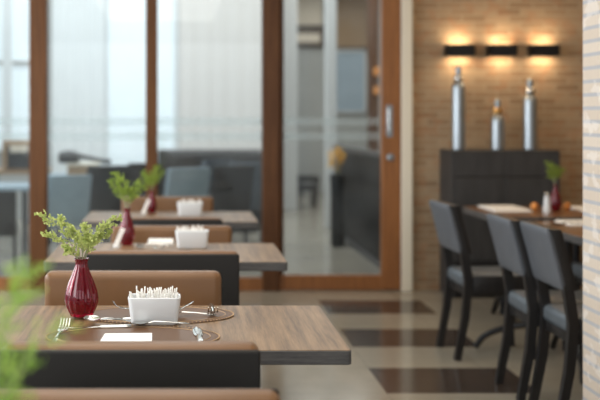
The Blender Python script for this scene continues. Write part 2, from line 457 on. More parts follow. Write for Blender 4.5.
def sprig(t, tip, r, leafm, nb=19, lpb=17, blen=.03):
    """one twig: curved stem with feathery branchlets"""
    tip = Vector(tip); side = Vector((tip.x, tip.y, 0))
    p0 = Vector((0, 0, -.05)); p1 = Vector((side.x*.12, side.y*.12, tip.z*.38)); p2 = Vector((side.x*.55, side.y*.55, tip.z*.82))
    def B(u):
        return p0*(1-u)**3 + p1*3*u*(1-u)**2 + p2*3*u*u*(1-u) + tip*u**3
    bm = BM(); tube(bm, [B(k/12) for k in range(13)], [.0016-.0010*k/12 for k in range(13)], 5)
    br = obj('branch', bm, M['stem'], t)
    bm = BM()
    def leaf(p, d, L):
        d = d.normalized(); e = p+d*L
        if e.z < .012 and math.hypot(e.x, e.y) < .05: return
        n = Vector((r.uniform(-1, 1), r.uniform(-1, 1), r.uniform(-.2, 1))); s = d.cross(n)
        if s.length < 1e-3: return
        s.normalize(); w = L*.42
        v = [bm.verts.new(p), bm.verts.new(p+d*L*.5+s*w), bm.verts.new(p+d*L), bm.verts.new(p+d*L*.5-s*w)]
        bm.faces.new(v)
    for k in range(nb):
        u = .38 + .62*(k+.5)/nb; p = B(u); ax = (B(min(1, u+.02))-B(u-.02)).normalized()
        rd = Vector((r.uniform(-1, 1), r.uniform(-1, 1), r.uniform(-.6, 1))); rd = (rd - ax*rd.dot(ax)).normalized()
        dr = (ax*.75+rd*.8).normalized(); L = blen*(1.1-.55*(u-.38)/.62)*r.uniform(.7, 1.2)
        for j in range(lpb):
            q = p + dr*L*(j+1)/lpb
            ld = dr*.6 + Vector((r.uniform(-1, 1), r.uniform(-1, 1), r.uniform(-1, 1)))*.9
            leaf(q, ld, r.uniform(.0055, .0100))
    for j in range(10):
        leaf(tip - (tip-B(.9))*j/10, (tip-B(.9)).normalized()+Vector((r.uniform(-1, 1), r.uniform(-1, 1), r.uniform(-1, 1)))*.8, .008)
    obj('foliage', bm, leafm, br, smooth=False)

def make_fern(label, loc, leafm, tips, seed, **kw):
    t = thing('fern_bouquet', label, 'plant', loc); r = random.Random(seed)
    for x, y, z in tips: sprig(t, (x, y, z), r, leafm, **kw)
    return t
k = .003265
tipsA = [(-43*k, .01, 45*k), (-36*k, -.03, 25*k), (-24*k, .03, 41*k), (-10*k, .02, 28*k), (4*k, -.02, 33*k), (26*k, .02, 34*k), (39*k, -.01, 42*k), (29*k, .02, 25*k), (-15*k, -.03, 9*k), (15*k, -.03, 20*k), (5*k, .04, 20*k)]
vd = 3.235
v1 = (wx(81.5, vd), vd, TZ+.006)
vase = make_vase('ribbed ruby glass vase in sharp focus beside the white card', v1)
fern = make_fern('pale green feathery fern sprigs spreading from the sharp ruby vase', (v1[0], v1[1], v1[2]+.19), M['leaf'], tipsA, 3)
tipsB = [(-20*k, .02, 55*k), (-26*k, -.02, 42*k), (-8*k, .0, 48*k), (18*k, .02, 40*k), (26*k, -.02, 34*k), (4*k, -.03, 30*k), (-14*k, .03, 28*k), (10*k, .03, 22*k)]
def other(px, py, lab1, lab2, sc, rz, vs=1.0):
    d = td(py); x = wx(px, d)
    o = dup(vase, lab1, (x, d, TZ), rz, scale=vs); o.scale = (.74*vs, .74*vs, vs)
    return (x, d, TZ+.19*vs)
p = other(127, 245, 'blurred ruby vase on the second table, with a slanted white glint beside it', '', 1, .7)
fernB = make_fern('green leafy sprigs in the ruby vase on the second table', p, M['leaf2'], tipsB, 11, nb=17, lpb=18, blen=.042)
p = other(152, 213, 'blurred ruby vase on the last table of the row', '', 1, 1.9, .8)
dup(fernB, 'green leafy sprigs in the vase at the end of the row, before the window post', p, 2.6, scale=.95)
# plant close to the lens
p = (-.277, 1.30, TZ); dup(vase, 'ruby vase under the blurred green plant close to the camera', p, .3)
tipsC = [(.083, 0, .278), (.06, .03, .262), (.122, .0, .205), (.072, .02, .15), (.0, 0, .25), (.02, -.03, .17), (-.03, .02, .2), (.055, -.02, .11), (.03, .03, .09), (.07, -.02, .245)]
make_fern('very blurred bright green foliage close to the lens', (p[0], p[1], TZ+.19), M['leaf3'], tipsC, 21, nb=12, lpb=11, blen=.045)

# ------------------------------------------------------------------ ceramic boxes with paper sticks
def make_caddy(label, loc):
    t = thing('ceramic_box', label, 'box', loc)
    bm = BM(); L = []
    for w, d, r, z in ((.138, .060, .012, 0), (.149, .070, .014, .006), (.169, .084, .016, .086), (.165, .080, .015, .0885), (.160, .075, .013, .086), (.142, .063, .011, .010)):
        L.append([(x, y, z) for x, y in rrect(w, d, r)])
    loft(bm, L); obj('body', bm, M['white'], t); return t
caddies = []
c1 = (wx(154.5, 3.15), 3.15, TZ+.001)
caddy = make_caddy('white tapered ceramic box full of toothpick packets on the sharp table', c1); caddies.append(c1)
for px, py, lab in ((192, 248, 'blurred white ceramic box on the second table'), (190, 216, 'blurred white ceramic box on the last table of the row')):
    d = td(py); dup(caddy, lab, (wx(px, d), d, TZ+.001)); caddies.append((wx(px, d), d, TZ+.001))
bm = BM(); tube(bm, [(0, 0, 0), (0, 0, .098)], .0023, 6)
st = obj('toothpick_packet', bm, M['packet']); first = True
labs = ['white paper toothpick packet standing in the box on the sharp table', 'white paper toothpick packet standing in the box on the second table', 'white paper toothpick packet standing in the box on the last table']
for ci, c in enumerate(caddies):
    n = 60 if ci == 0 else 26
    for i in range(n):
        if first: o = st; first = False
        else: o = st.copy(); COL.objects.link(o)
        u = (i % (n//2)+.5)/(n//2)*2-1; row = -1 if i < n//2 else 1
        o.location = (c[0]+u*.058+rnd.uniform(-.003, .003), c[1]+row*.014+rnd.uniform(-.006, .006), c[2]+.0125)
        o.rotation_euler = (rnd.uniform(-.13, .13), rnd.uniform(-.2, .2)+u*.06, 0)
        o.scale = (1, 1, rnd.uniform(.88, 1.06))
        tag(o, labs[ci], 'toothpick packet', ['packets in the sharp box', 'packets in the second box', 'packets in the last box'][ci])

# ------------------------------------------------------------------ placemats, card, napkins
def make_placemat(label, loc):
    t = thing('placemat', label, 'placemat', loc)
    def ell(a, b, z): return [(a*math.cos(q*2*PI/72), b*math.sin(q*2*PI/72), z) for q in range(72)]
    bm = BM(); loft(bm, [ell(.255, .148, 0), ell(.262, .152, .0015), ell(.258, .149, .0035), ell(.232, .128, .003)]); obj('mat', bm, M['placemat'], t)
    bm = BM()
    for q in range(110):
        a = q*2*PI/110; bmesh.ops.create_icosphere(bm, subdivisions=1, radius=.0026, matrix=Matrix.Translation((.261*math.cos(a), .151*math.sin(a), .0035)))
    obj('beaded_rim', bm, M['gold'], t)
    bm = BM(); pts = ell(.234, .130, .0033); tube(bm, pts+[pts[0]], .0016, 5, False); obj('inner_ring', bm, M['gold'], t)
    return t
pm = make_placemat('oval brown placemat with gold edge under the white card', (-.145, 2.955, TZ))
dup(pm, 'oval brown placemat with gold edge behind the toothpick box on the sharp table', (-.085, 3.285, TZ))
dup(pm, 'oval placemat across the second table, half hidden by its chair', (-.07, TY[2]-.14, TZ))
bm = BM()
a, b, c_, d_ = [(wx(x, td(y)), td(y)) for x, y in ((98, 346.5), (152, 346.0), (152, 335), (105, 335.5))]
def quad_slab(bm, P, z0, z1):
    lo = [bm.verts.new((x, y, z0)) for x, y in P]; hi = [bm.verts.new((x, y, z1)) for x, y in P]
    bm.faces.new(lo[::-1]); bm.faces.new(hi)
    for i in range(len(P)): bm.faces.new((lo[i], lo[(i+1) % len(P)], hi[(i+1) % len(P)], hi[i]))
quad_slab(bm, [a, b, c_, d_], TZ+.0045, TZ+.0065)
tag(obj('paper_card', bm, M['paper'], smooth=False), 'blank white rectangular card lying flat on the oval placemat', 'card')

def napkin(label, x0, x1, y0, y1, z=TZ, rot=0):
    dd = td((y0+y1)/2); X0, X1 = wx(x0, dd), wx(x1, dd); D0, D1 = td(y1), td(y0)
    bm = BM(); slab(bm, X1-X0, D1-D0, .006, 0, .006, .002); slab(bm, (X1-X0)*.96, (D1-D0)*.9, .006, .006, .013, .003)
    o = obj('folded_napkin', bm, M['paper']); o.location = ((X0+X1)/2, (D0+D1)/2, z); return tag(o, label, 'napkin')
o = napkin('folded white napkin beside the box on the second table', 148, 174, 240.5, 244.5)

def glint_strip(label, px, py, rz, x=None):
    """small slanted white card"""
    d = td(py); t = thing('vase_glint', label, 'card', (wx(px, d), d, TZ), rz)
    bm = BM(); vs = box(bm, (.016, 0, .05), (.024, .004, .10), .001, 1, Matrix.Rotation(.4, 3, 'Y')); obj('card', bm, M['paper'], t, smooth=False)  # thin sheet shaped as the light refracted at the vase's side
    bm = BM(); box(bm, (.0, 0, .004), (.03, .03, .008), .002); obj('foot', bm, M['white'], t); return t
cs = glint_strip('slanted white glint strip beside the ruby vase on the second table', 116, 247.5, .1)
d = td(214); dup(cs, 'small white glint strip beside the vase on the last table', (wx(143.5, d), d, TZ), .2)

# ------------------------------------------------------------------ cutlery
def profile_sheet(bm, st):
    """st: list of (x, halfwidth, z, thickness, dish)"""
    L = []
    for x, w, z, th, dish in st:
        L.append([(x, -w, z+dish), (x, -w*.5, z+dish*.25), (x, 0, z), (x, w*.5, z+dish*.25), (x, w, z+dish), (x, w*.5, z+dish*.25+th), (x, 0, z+th), (x, -w*.5, z+dish*.25+th)])
    loft(bm, L)
def make_spoon(label):
    t = thing('spoon', label, 'spoon')
    bm = BM(); st = []
    for i in range(9):
        u = i/8; x = -.028+.056*u; w = .0205*math.sqrt(max(0, 1-((u-.5)*2)**2))*(.95+.1*u)+.0006
        st.append((x, w, .001+.006*(abs(u-.5)*2)**2, .0012, .007*w/.02))
    profile_sheet(bm, st); obj('bowl', bm, M['steel'], t)
    bm = BM(); profile_sheet(bm, [(.027, .003, .007, .002, 0), (.045, .0025, .011, .0025, 0), (.09, .003, .008, .0025, 0), (.135, .006, .003, .0025, 0), (.150, .0065, .001, .0025, 0), (.156, .003, .001, .0022, 0)]); obj('handle', bm, M['steel'], t)
    return t
def make_fork(label):
    t = thing('fork', label, 'fork')
    bm = BM(); profile_sheet(bm, [(-.004, .012, .008, .0016, .001), (.008, .0115, .007, .0018, .001), (.020, .005, .008, .0022, 0)])
    hd = obj('head', bm, M['steel'], t)
    for k in range(4):
        y = (k-1.5)*.0068
        bm = BM(); bar(bm, [(-.002, y, .009), (-.020, y*1.04, .010), (-.036, y*1.06, .017), (-.046, y*1.06, .029)], [.0036, .0036, .0032, .0018], .0018, (0, 1, 0)); obj('tine', bm, M['steel'], hd)
    bm = BM(); profile_sheet(bm, [(.018, .004, .008, .0022, 0), (.05, .003, .010, .0025, 0), (.10, .0045, .006, .0025, 0), (.135, .0075, .001, .0025, 0), (.146, .004, .001, .0022, 0)]); obj('handle', bm, M['steel'], t)
    return t
def make_knife(label):
    t = thing('knife', label, 'knife')
    bm = BM(); profile_sheet(bm, [(-.115, .002, .002, .001, 0), (-.108, .007, .0015, .001, 0), (-.08, .0095, .001, .0014, 0), (-.03, .0095, .001, .0016, 0), (-.005, .007, .001, .002, 0)]); obj('blade', bm, M['steel'], t)
    bm = BM(); profile_sheet(bm, [(-.006, .005, .0005, .004, 0), (.01, .006, .0005, .005, 0), (.06, .0075, .0005, .006, 0), (.085, .008, .0005, .006, 0), (.092, .005, .001, .005, 0)]); obj('handle', bm, M['steel'], t)
    return t
def at(px, py, z=.005): 
    d = td(py); return (wx(px, d), d, TZ+z)
# local +x runs from head to handle end
fk = make_fork('steel fork with upturned tines lying near the ruby vase, cut by the chair back')
fk.location = at(62.5, 334.5); fk.rotation_euler = (0, 0, -PI/2-.06); fk.scale = (1.2, 1.25, 1.15)
f2 = dup(fk, 'steel fork on the far placemat, tines pointing at the camera, clear of the box', at(212.5, 316), PI/2); f2.scale = (1.2, 1.4, 1.2)
f3 = dup(fk, 'steel fork propped upright behind the box corner beside the ruby vase', at(124, 318.5, .027), PI+.15); f3.scale = (.9,)*3; f3.rotation_euler = (0, .15, .35)
sp = make_spoon('steel spoon with its bowl beside the foot of the ruby vase'); sp.location = at(92, 325, .014); sp.rotation_euler = (.25, .09, .22)
s2 = dup(sp, 'steel spoon lying across the front foot of the white box', at(140, 327.5, .007), .12)
s3 = dup(sp, 'steel spoon handle poking out from behind the box, next to the dark fork', at(169, 317), .05)
kn = make_knife('steel knife lying flat before the ruby vase, pointing at the box'); kn.location = at(102, 328.6); kn.rotation_euler = (0, 0, .1)
k2 = dup(kn, 'steel knife seen end on at the edge of the placemat, away from the white card', at(199, 338), -PI/2+.05); k2.scale = (1.0, 1.5, 1.3)
k3 = dup(kn, 'steel knife with blade tilted upward behind the box', at(180.5, 317.2, .022), PI+.25); k3.scale = (.55, 1.5, 2); k3.rotation_euler = (.5, .3, PI+.75)
k4 = dup(kn, 'steel knife lying behind the vase and box, on the far placemat', at(125, 320.5), .04)
# second table
s4 = dup(sp, 'blurred spoon glinting beside the vase on the second table', at(140, 247, .005), .1)
f4 = dup(fk, 'blurred fork lying between vase and napkin on the second table', at(158, 250, .003), PI/2+.9); f4.scale = (1, 1, 1)

# ------------------------------------------------------------------ dining group by the brick pillar
DTZ = .75
def make_dining_table(label, x0, x1, y0, y1, arch=True):
    w, d = x1-x0, y1-y0
    t = thing('dining_table', label, 'table', ((x0+x1)/2, (y0+y1)/2, 0))
    bm = BM(); slab(bm, w-.004, d-.004, .012, DTZ-.012, DTZ, .0015); obj('tabletop', bm, M['walnut_top'], t)
    bm = BM(); slab(bm, w, d, .014, DTZ-.045, DTZ-.0015, .002); obj('edge_band', bm, M['edge'], t)
    for s in (-1, 1):
        bm = BM(); tube(bm, [(s*.25, -.08, .05), (s*.25, -.08, DTZ-.045)], .028, 16); obj('pole', bm, M['black_metal'], t)
        if s < 0 and arch:
            bm = BM(); pts = [(s*(.27+.44*u), -.08+.22*u, .022+.18*max(0, math.cos(u*PI/2))**.5) for u in [i/12 for i in range(13)]]
            pts[-1] = (s*.715, .145, .02)
            tube(bm, pts, .018, 10); obj('foot', bm, M['black_metal'], t, label='curved black metal foot')
        for q in ((-1, 1) if s < 0 else (-1,)):
            bm = BM(); tube(bm, [(s*.25, -.08+q*.02, .19), (s*.25, -.08+q*.14, .12), (s*.25, -.08+q*.22, .02)], .018, 10); obj('foot', bm, M['black_metal'], t)
    return t
tA = make_dining_table('walnut table carrying a ruby vase, before the black cabinet', 2.07, 2.87, 6.44, 7.20, False)
tB = make_dining_table('walnut table holding silver cutlery, partly hidden by the brick pillar', 2.19, 2.80, 5.36, 6.2)

def make_dining_chair():
    t = thing('dining_chair', '', 'chair')
    w = .37
    for s in (-1, 1):     # rear posts run from floor to top
        x = s*(w/2-.02)
        bm = BM(); bar(bm, [(x, -.065, 0), (x, -.018, .25), (x, .0, .46), (x, -.03, .66), (x, -.085, .885)], [.032, .036, .038, .036, .03], [.036, .042, .046, .046, .04]); obj('leg', bm, M['black_wood'], t, ang=50)
        bm = BM(); bar(bm, [(x, .37, .40), (x, .385, 0)], [.036, .028], [.04, .03]); obj('leg', bm, M['black_wood'], t)
    # padded back, gently curved in side view
    bm = BM(); L = []
    for z, y, ins in ((.62, -.039, .012), (.627, -.041, .003), (.66, -.049, 0), (.76, -.074, 0), (.86, -.102, 0), (.888, -.110, .003), (.90, -.108, .012)):
        L.append([(px, y+py-.006, z) for px, py in rrect(w-2*ins, .022-ins*.5, .006, 3)])
    loft(bm, L); obj('backrest', bm, M['greyfab'], t)
    bm = BM(); L = []
    for z, y in ((.62, -.012), (.66, -.022), (.76, -.048), (.86, -.075), (.897, -.086)):
        L.append([(px, y+py, z) for px, py in rrect(w-.002, .056, .006, 2)])
    loft(bm, L); obj('back_frame', bm, M['black_wood'], t)
    bm = BM(); box(bm, (0, .2, .455), (w-.022, .44, .085), .03, 4); obj('seat', bm, M['greyseat'], t)
    bm = BM(); box(bm, (0, .19, .395), (w-.04, .40, .05), .005)
    for s in (-1, 1): box(bm, (s*(w/2-.006), .225, .437), (.012, .40, .105), .003)  # dark side strips added where the seat's sides only lie in shade
    obj('seat_frame', bm, M['black_wood'], t)
    return t
dc = make_dining_chair(); G = None
dc.location = (1.655, 5.84, 0); dc.rotation_euler = (0, 0, -PI/2+.05); dc['label'] = 'grey backed black dining chair standing alone before the brick wall and cabinet'
dup(dc, 'grey backed dining chair between the lone one and the one by the pillar', (1.745, 5.02, 0), -PI/2)
dup(dc, 'grey backed black dining chair closest to the pale brick pillar', (1.79, 4.64, 0), -PI/2)
dup(dc, 'dining chair across the walnut table, only its grey seat showing beside the pillar', (2.86, 6.0, 0), PI/2)

# things on the dining tables
d = td(211); dx = wx(555.5, d)
dup(vase, 'small ruby vase on the walnut table before the cabinet', (dx, d, DTZ), 1.1, scale=.95).scale = (.72, .72, .95)
dup(fernB, 'bright green sprig in the vase on the walnut table', (dx-.005, d, DTZ+.19), .5, scale=.85)
t = thing('salt_shaker', 'white shaker standing beside the ruby vase on the walnut table', 'shaker', (wx(547, td(213)), td(213), DTZ))
bm = BM(); lathe(bm, [(.022, 0), (.026, .004), (.026, .02), (.020, .08), (.018, .115)], 20, cap=(True, True)); obj('body', bm, M['white'], t)
bm = BM(); lathe(bm, [(.019, .115), (.02, .118), (.019, .132), (.010, .140), (.003, .141)], 20, cap=(True, True)); obj('cap', bm, M['steel'], t)
t = thing('tealight_holder', 'amber glass tealight holder standing between napkin and ruby vase', 'candle holder', (wx(534.5, td(210)), td(210), DTZ))
bm = BM(); lathe(bm, [(.012, 0), (.02, .004), (.027, .022), (.027, .03), (.02, .048), (.018, .05), (.016, .046), (.022, .03), (.004, .01)], 20, cap=(True, True)); obj('bowl', bm, M['amber'], t)
bm = BM(); lathe(bm, [(.013, .012), (.013, .026), (.003, .0265)], 14, cap=(True, True)); obj('candle', bm, M['lampdisc'], t)
dup(t, 'dim amber tealight holder standing past the ruby vase, toward the pillar', (wx(567, td(210)), td(210), DTZ), 1.0)
napkin('long white folded napkin on the walnut table before the cabinet', 486, 523, 206.5, 212, DTZ)
napkin('white folded napkin under cutlery on the walnut table by the pillar', 562, 596, 221.5, 226, DTZ)
k5 = dup(kn, 'silver knife lying on the walnut table by the pillar', (wx(562, 6.0), 6.0, DTZ+.002), .3)
s5 = dup(sp, 'silver spoon lying on the walnut table by the pillar', (wx(556, 5.92), 5.92, DTZ+.002), .2)
s5.scale = (1.4,)*3; s5.location.z += .004; k5.scale = (1.2, 1.6, 1.6)
napkin('white folded napkin at the end of the walnut table beside the ruby vase', 576, 600, 207.5, 212, DTZ)

# ------------------------------------------------------------------ cabinet, bottles, sconces
CY0, CY1 = 7.58, 7.94; CXa, CXb = wx(452, CY0), wx(560, CY0); CZ = wz(150.5, CY0)
cab = thing('cabinet', 'tall charcoal cabinet standing against the brick wall', 'cabinet', ((CXa+CXb)/2, (CY0+CY1)/2, 0))
cw, cd = CXb-CXa, CY1-CY0
bm = BM(); box(bm, (0, 0, CZ-.0125), (cw, cd, .025), .004); obj('top', bm, M['cabinet'], cab, smooth=False)
for s in (-1, 1):
    bm = BM(); box(bm, (s*(cw/2-.0125), 0, (CZ-.026)/2), (.025, cd, CZ-.026), .003); obj('side_panel', bm, M['cabinet'], cab, smooth=False)
    bm = BM(); box(bm, (s*(cw-.05)/4, -cd/2+.012, 1.032), (cw/2-.028, .02, .178), .004); obj('drawer', bm, M['cabinet'], cab, smooth=False)
    bm = BM(); box(bm, (s*(cw-.05)/4, -cd/2+.012, .616), (cw/2-.028, .02, .644), .004); obj('door', bm, M['cabinet'], cab, smooth=False)
bm = BM(); box(bm, (0, cd/2-.008, .58), (cw-.052, .012, 1.0)); obj('back_panel', bm, M['black'], cab, smooth=False)
bm = BM(); box(bm, (0, 0, .28), (cw-.052, cd-.03, .02)); obj('shelf', bm, M['cabinet'], cab, smooth=False)
bm = BM(); box(bm, (0, 0, .15), (cw-.052, cd-.03, .02)); obj('shelf', bm, M['cabinet'], cab, smooth=False)
bm = BM(); box(bm, (0, 0, .03), (cw-.052, cd-.04, .06)); obj('plinth', bm, M['black'], cab, smooth=False)
def make_bottle(label, px, ytop, w, mat, capmat, globe=True):
    d = 7.74; h = wz(ytop, d)-CZ; r = w*d/F/2
    t = thing('metal_bottle', label, 'bottle', (wx(px, d), d, CZ))
    bm = BM(); lathe(bm, [(r*.9, 0), (r, .006), (r, h-.175), (r*.95, h-.155), (r*.72, h-.135), (r*.44, h-.12), (r*.38, h-.09), (r*.38, h-.036)], 36, 18, .012, cap=(True, True)); obj('body', bm, mat, t)
    bm = BM(); bmesh.ops.create_uvsphere(bm, u_segments=20, v_segments=12, radius=r*.74, matrix=Matrix.Translation((0, 0, h-.098))); obj('collar', bm, capmat, t)
    bm = BM(); lathe(bm, [(r*.45, h-.04), (r*.5, h-.035), (r*.45, h-.012), (r*.25, h), (.002, h+.001)], 20, cap=(True, True)); obj('stopper', bm, mat, t)
    return t
make_bottle('tallest slim silver bottle on the cabinet, under the sconce closest to the glass door', 458.5, 66, 13, M['silver'], M['steel'])
make_bottle('tall silver bottle on the cabinet under the sconce closest to the pillar', 530, 79, 13.5, M['silver'], M['steel'])
make_bottle('short brass necked bottle between the two tall silver ones', 497.5, 99, 13, M['silver'], M['brass'])

for px, lab in ((460, 'black box wall sconce closest to the glass door'), (502, 'middle of the three black box wall sconces'), (544, 'black box wall sconce closest to the pillar')):
    d = GW-.06; x, z = wx(px, d), wz(50.5, d)
    t = thing('wall_sconce', lab, 'lamp', (x, GW, z))
    w, hh, dp = 28*d/F, 11*d/F, .10
    bm = BM()
    box(bm, (0, -dp+.004, 0), (w, .008, hh)); box(bm, (-w/2+.004, -dp/2, 0), (.008, dp, hh)); box(bm, (w/2-.004, -dp/2, 0), (.008, dp, hh)); box(bm, (0, -.004, 0), (w, .008, hh))
    obj('housing', bm, M['black_metal'], t, smooth=False)
    bm = BM(); box(bm, (0, -dp/2, 0), (w-.018, dp-.018, .02)); obj('lamp_module', bm, M['lampdisc'], t, smooth=False)
    for s in (1, -1):
        L = bpy.data.lights.new('sconce_light', 'AREA'); L.shape = 'RECTANGLE'; L.size = w*.7; L.size_y = .05; L.energy = 1.05; L.color = (1, .74, .46); L.spread = math.radians(175)
        lo = bpy.data.objects.new('sconce_light', L); COL.objects.link(lo); lo.parent = t
        lo.location = (0, -dp*.62, s*(hh/2-.004)); lo.rotation_euler = (PI if s > 0 else 0, 0, 0)

# ------------------------------------------------------------------ the dining hall seen through the glass
FW = 13.4
bm = BM(); box(bm, (-2.7, FW+.1, 1.85), (7.6, .2, 3.7)); struct('wall_window_side', bm, M['greywall'], smooth=False)
bm = BM(); box(bm, (3.2, 18.1, 1.85), (5.0, .2, 3.7)); struct('wall_far', bm, M['greywall'], smooth=False)
bm = BM(); box(bm, (5.3, 13.2, 1.85), (.2, 10, 3.7)); struct('wall_corridor', bm, M['greywall'], smooth=False)
def bright_window(name, x0, x1, z0=.95, z1=3.4):
    d = FW-.02; X0, X1 = wx(x0, d), wx(x1, d)
    bm = BM(); box(bm, ((X0+X1)/2, d, (z0+z1)/2), (X1-X0, .03, z1-z0)); w = struct(name, bm, M['daylight'], smooth=False)
    bm = BM()
    for X in (X0, X1): box(bm, (X, d-.02, (z0+z1)/2), (.07, .06, z1-z0))
    box(bm, ((X0+X1)/2, d-.02, z0), (X1-X0, .06, .05))
    obj('window_frame', bm, M['curtain'], w, smooth=False)  # frame shares the curtain's painted glow, softening its outline
    if x1 > 100: return w
    bm = BM(); box(bm, ((X0+X1)/2, d-.025, wz(63, d)), (X1-X0-.07, .05, .06)); obj('transom', bm, M['greywall'], w, smooth=False)
    return w
bright_window('window_4', 106, 176, .5); bright_window('window_5', -75, 5.5); bright_window('window_6', 10, 33)
def curtain(label, x0, x1, z0, z1, d, mat='curtain'):
    X0, X1 = wx(x0, d), wx(x1, d); n = 120
    bm = BM(); bot = []; top = []
    for i in range(n+1):
        u = i/n; x = X0+(X1-X0)*u; y = d+.004*math.sin(u*(X1-X0)*2*PI/.22)+.006*math.sin(u*37)
        bot.append(bm.verts.new((x, y, z0))); top.append(bm.verts.new((x, y*.5+d*.5, z1)))
    for i in range(n): bm.faces.new((bot[i], bot[i+1], top[i+1], top[i]))
    t = obj('curtain', bm, M[mat]); tag(t, label, 'curtain')
    bm = BM(); tube(bm, [(X0-.05, d, z1+.02), (X1+.05, d, z1+.02)], .018, 8); obj('curtain_rail', bm, M['whitepaint'], t); return t
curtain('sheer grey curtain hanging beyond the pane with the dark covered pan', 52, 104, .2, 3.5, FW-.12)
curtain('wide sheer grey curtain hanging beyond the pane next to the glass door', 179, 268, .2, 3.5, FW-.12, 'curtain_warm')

# corridor pieces beyond the sliding door
FD = 17.96
def wall_piece(name, label, cat, x0, x1, y0, y1, mat, fmat=None, dep=.04, d=FD):
    t = thing(name, label, cat, (wx((x0+x1)/2, d), d, wz((y0+y1)/2, d)))
    w, h = (x1-x0)*d/F, (y1-y0)*d/F
    bm = BM(); box(bm, (0, 0, 0), (w, dep, h), .004); obj('panel', bm, mat, t, smooth=False)
    if fmat:
        bm = BM()
        for s in (-1, 1): box(bm, (s*w/2, -.01, 0), (.04, dep+.02, h+.04)); box(bm, (0, -.01, s*h/2), (w, dep+.02, .04))
        obj('frame', bm, fmat, t, smooth=False)
    return t
wall_piece('wall_panel', 'cream lit wall panel high beyond the sliding glass door', 'panel', 293, 322, -14, 25, M['creampanel'])
mb = wall_piece('menu_board', 'dark brown board with a pale strip, high beyond the sliding door', 'board', 292, 323, 27, 46, M['darkpanel'], M['darkpanel'])
bm = BM(); box(bm, (0, -.04, -.03), (24*FD/F, .03, 9*FD/F), .002); obj('strip', bm, M['creampanel'], mb, smooth=False, label='pale blank strip')
wall_piece('wood_panel', 'tan wood wall panel above the pale screen', 'panel', 335, 368, -14, 48, M['tanpanel'], M['darkpanel'])
wall_piece('wall_screen', 'pale blue grey screen on the wall beyond the sliding door', 'screen', 335, 365, 51, 112, M['screen'], M['whitepaint'])
bm = BM(); box(bm, (wx(373, 15), 15, 1.85), (10*15/F, .15, 3.7), .01); struct('column_1', bm, M['frame_dark'], smooth=False)
for i, (x0, x1, d) in enumerate(((283, 297, 14.6), (325, 336, 12.2))):
    bm = BM(); box(bm, (wx((x0+x1)/2, d), d, 1.85), ((x1-x0)*d/F, .12, 3.7), .01); struct('column_%d' % (i+2), bm, M['whitepaint'], smooth=False)
for py, lab in ((72, 'upper small glowing amber lamp on the brown column'), (91, 'lower small glowing amber lamp on the brown column')):
    t = thing('wall_lamp', lab, 'lamp', (wx(376, 14.9), 14.92, wz(py, 14.9)))
    bm = BM(); lathe(bm, [(.02, -.07), (.045, -.05), (.05, .0), (.045, .05), (.02, .07)], 16, cap=(True, True)); bmesh.ops.translate(bm, vec=(0, -.07, 0), verts=bm.verts); obj('shade', bm, M['amber'], t)
    bm = BM(); box(bm, (0, -.012, 0), (.05, .024, .1), .004); obj('bracket', bm, M['black_metal'], t)

# black slatted railing that runs along the passage
t = thing('slatted_railing', 'black slatted railing along the passage beyond the sliding door', 'railing', (1.86, 10.3, 0))
bm = BM()
for i in range(34): box(bm, (0, -1.45+i*2.9/33, .53), (.03, .022, .98))
obj('slats', bm, M['black'], t, smooth=False)
bm = BM(); box(bm, (0, 0, 1.045), (.06, 3.0, .05), .006); obj('top_rail', bm, M['black'], t, smooth=False)
bm = BM(); box(bm, (0, 0, .03), (.06, 3.0, .06), .006); obj('bottom_rail', bm, M['cabinet'], t, smooth=False)
# flowers
fd = 10.6
t = thing('flower_pot', 'black pedestal planter beside the black railing under yellow flowers', 'planter', (wx(338, fd), fd, 0))
bm = BM(); lathe(bm, [(.07, 0), (.08, .02), (.08, .6), (.09, .78), (.08, .78), (.07, .72)], 20, cap=(True, True)); obj('pot', bm, M['black'], t)
fl = thing('yellow_flowers', 'yellow and orange flower arrangement behind the glass door', 'flowers', (wx(338, fd), fd, .80))
bm = BM(); tube(bm, [(0, 0, -.05), (0, 0, .12)], .015, 6); obj('stem', bm, M['stem'], fl)
bm = BM(); r = random.Random(5)
for i in range(46):
    c = Vector((max(-.09, min(.06, r.gauss(0, .05))), r.gauss(0, .05), .15+r.gauss(0, .06)))
    for q in range(5):
        a = q*2*PI/5+r.random(); n = Vector((math.cos(a), math.sin(a)*.7, r.uniform(-.3, .8))).normalized(); s = n.cross(Vector((0, 0, 1))).normalized()*.014
        bm.faces.new([bm.verts.new(v) for v in (c, c+n*.03+s, c+n*.05, c+n*.03-s)])
obj('blossom', bm, M['yellow'], fl, smooth=False)

# chairs and tables of that hall
def make_hall_chair():
    t = thing('padded_chair', '', 'chair')
    bm = BM(); L = []
    for z, y, ins in ((.46, 0, .02), (.48, -.004, 0), (.70, -.05, 0), (.90, -.10, 0), (.92, -.105, .015)):
        L.append([(px, y+py, z) for px, py in rrect(.46-2*ins, .07, .025, 4)])
    loft(bm, L); obj('backrest', bm, M['bluechair'], t)
    bm = BM(); box(bm, (0, .24, .44), (.48, .46, .10), .03, 4); obj('seat', bm, M['bluechair'], t)
    for sx in (-1, 1):
        for y in (.03, .44):
            bm = BM(); bar(bm, [(sx*.2, y, .4), (sx*.21, y+(.02 if y > .1 else -.03), 0)], [.036, .026], [.036, .026]); obj('leg', bm, M['black_wood'], t)
    return t
def recolor(root, mat):
    for ch in root.children:
        if ch.name.startswith(('backrest', 'seat')):
            ch.data = ch.data.copy(); ch.data.materials[0] = mat
hc = make_hall_chair(); hc.location = (wx(184, 9.3), 9.35, 0); hc.rotation_euler = (0, 0, .5); hc['label'] = 'slate blue padded chair beyond the pane, directly above the last white box'
h1 = dup(hc, 'dark padded chair turned sideways, just past the one above the last box', (wx(211, 10.9), 10.95, 0), .8); recolor(h1, M['slate'])
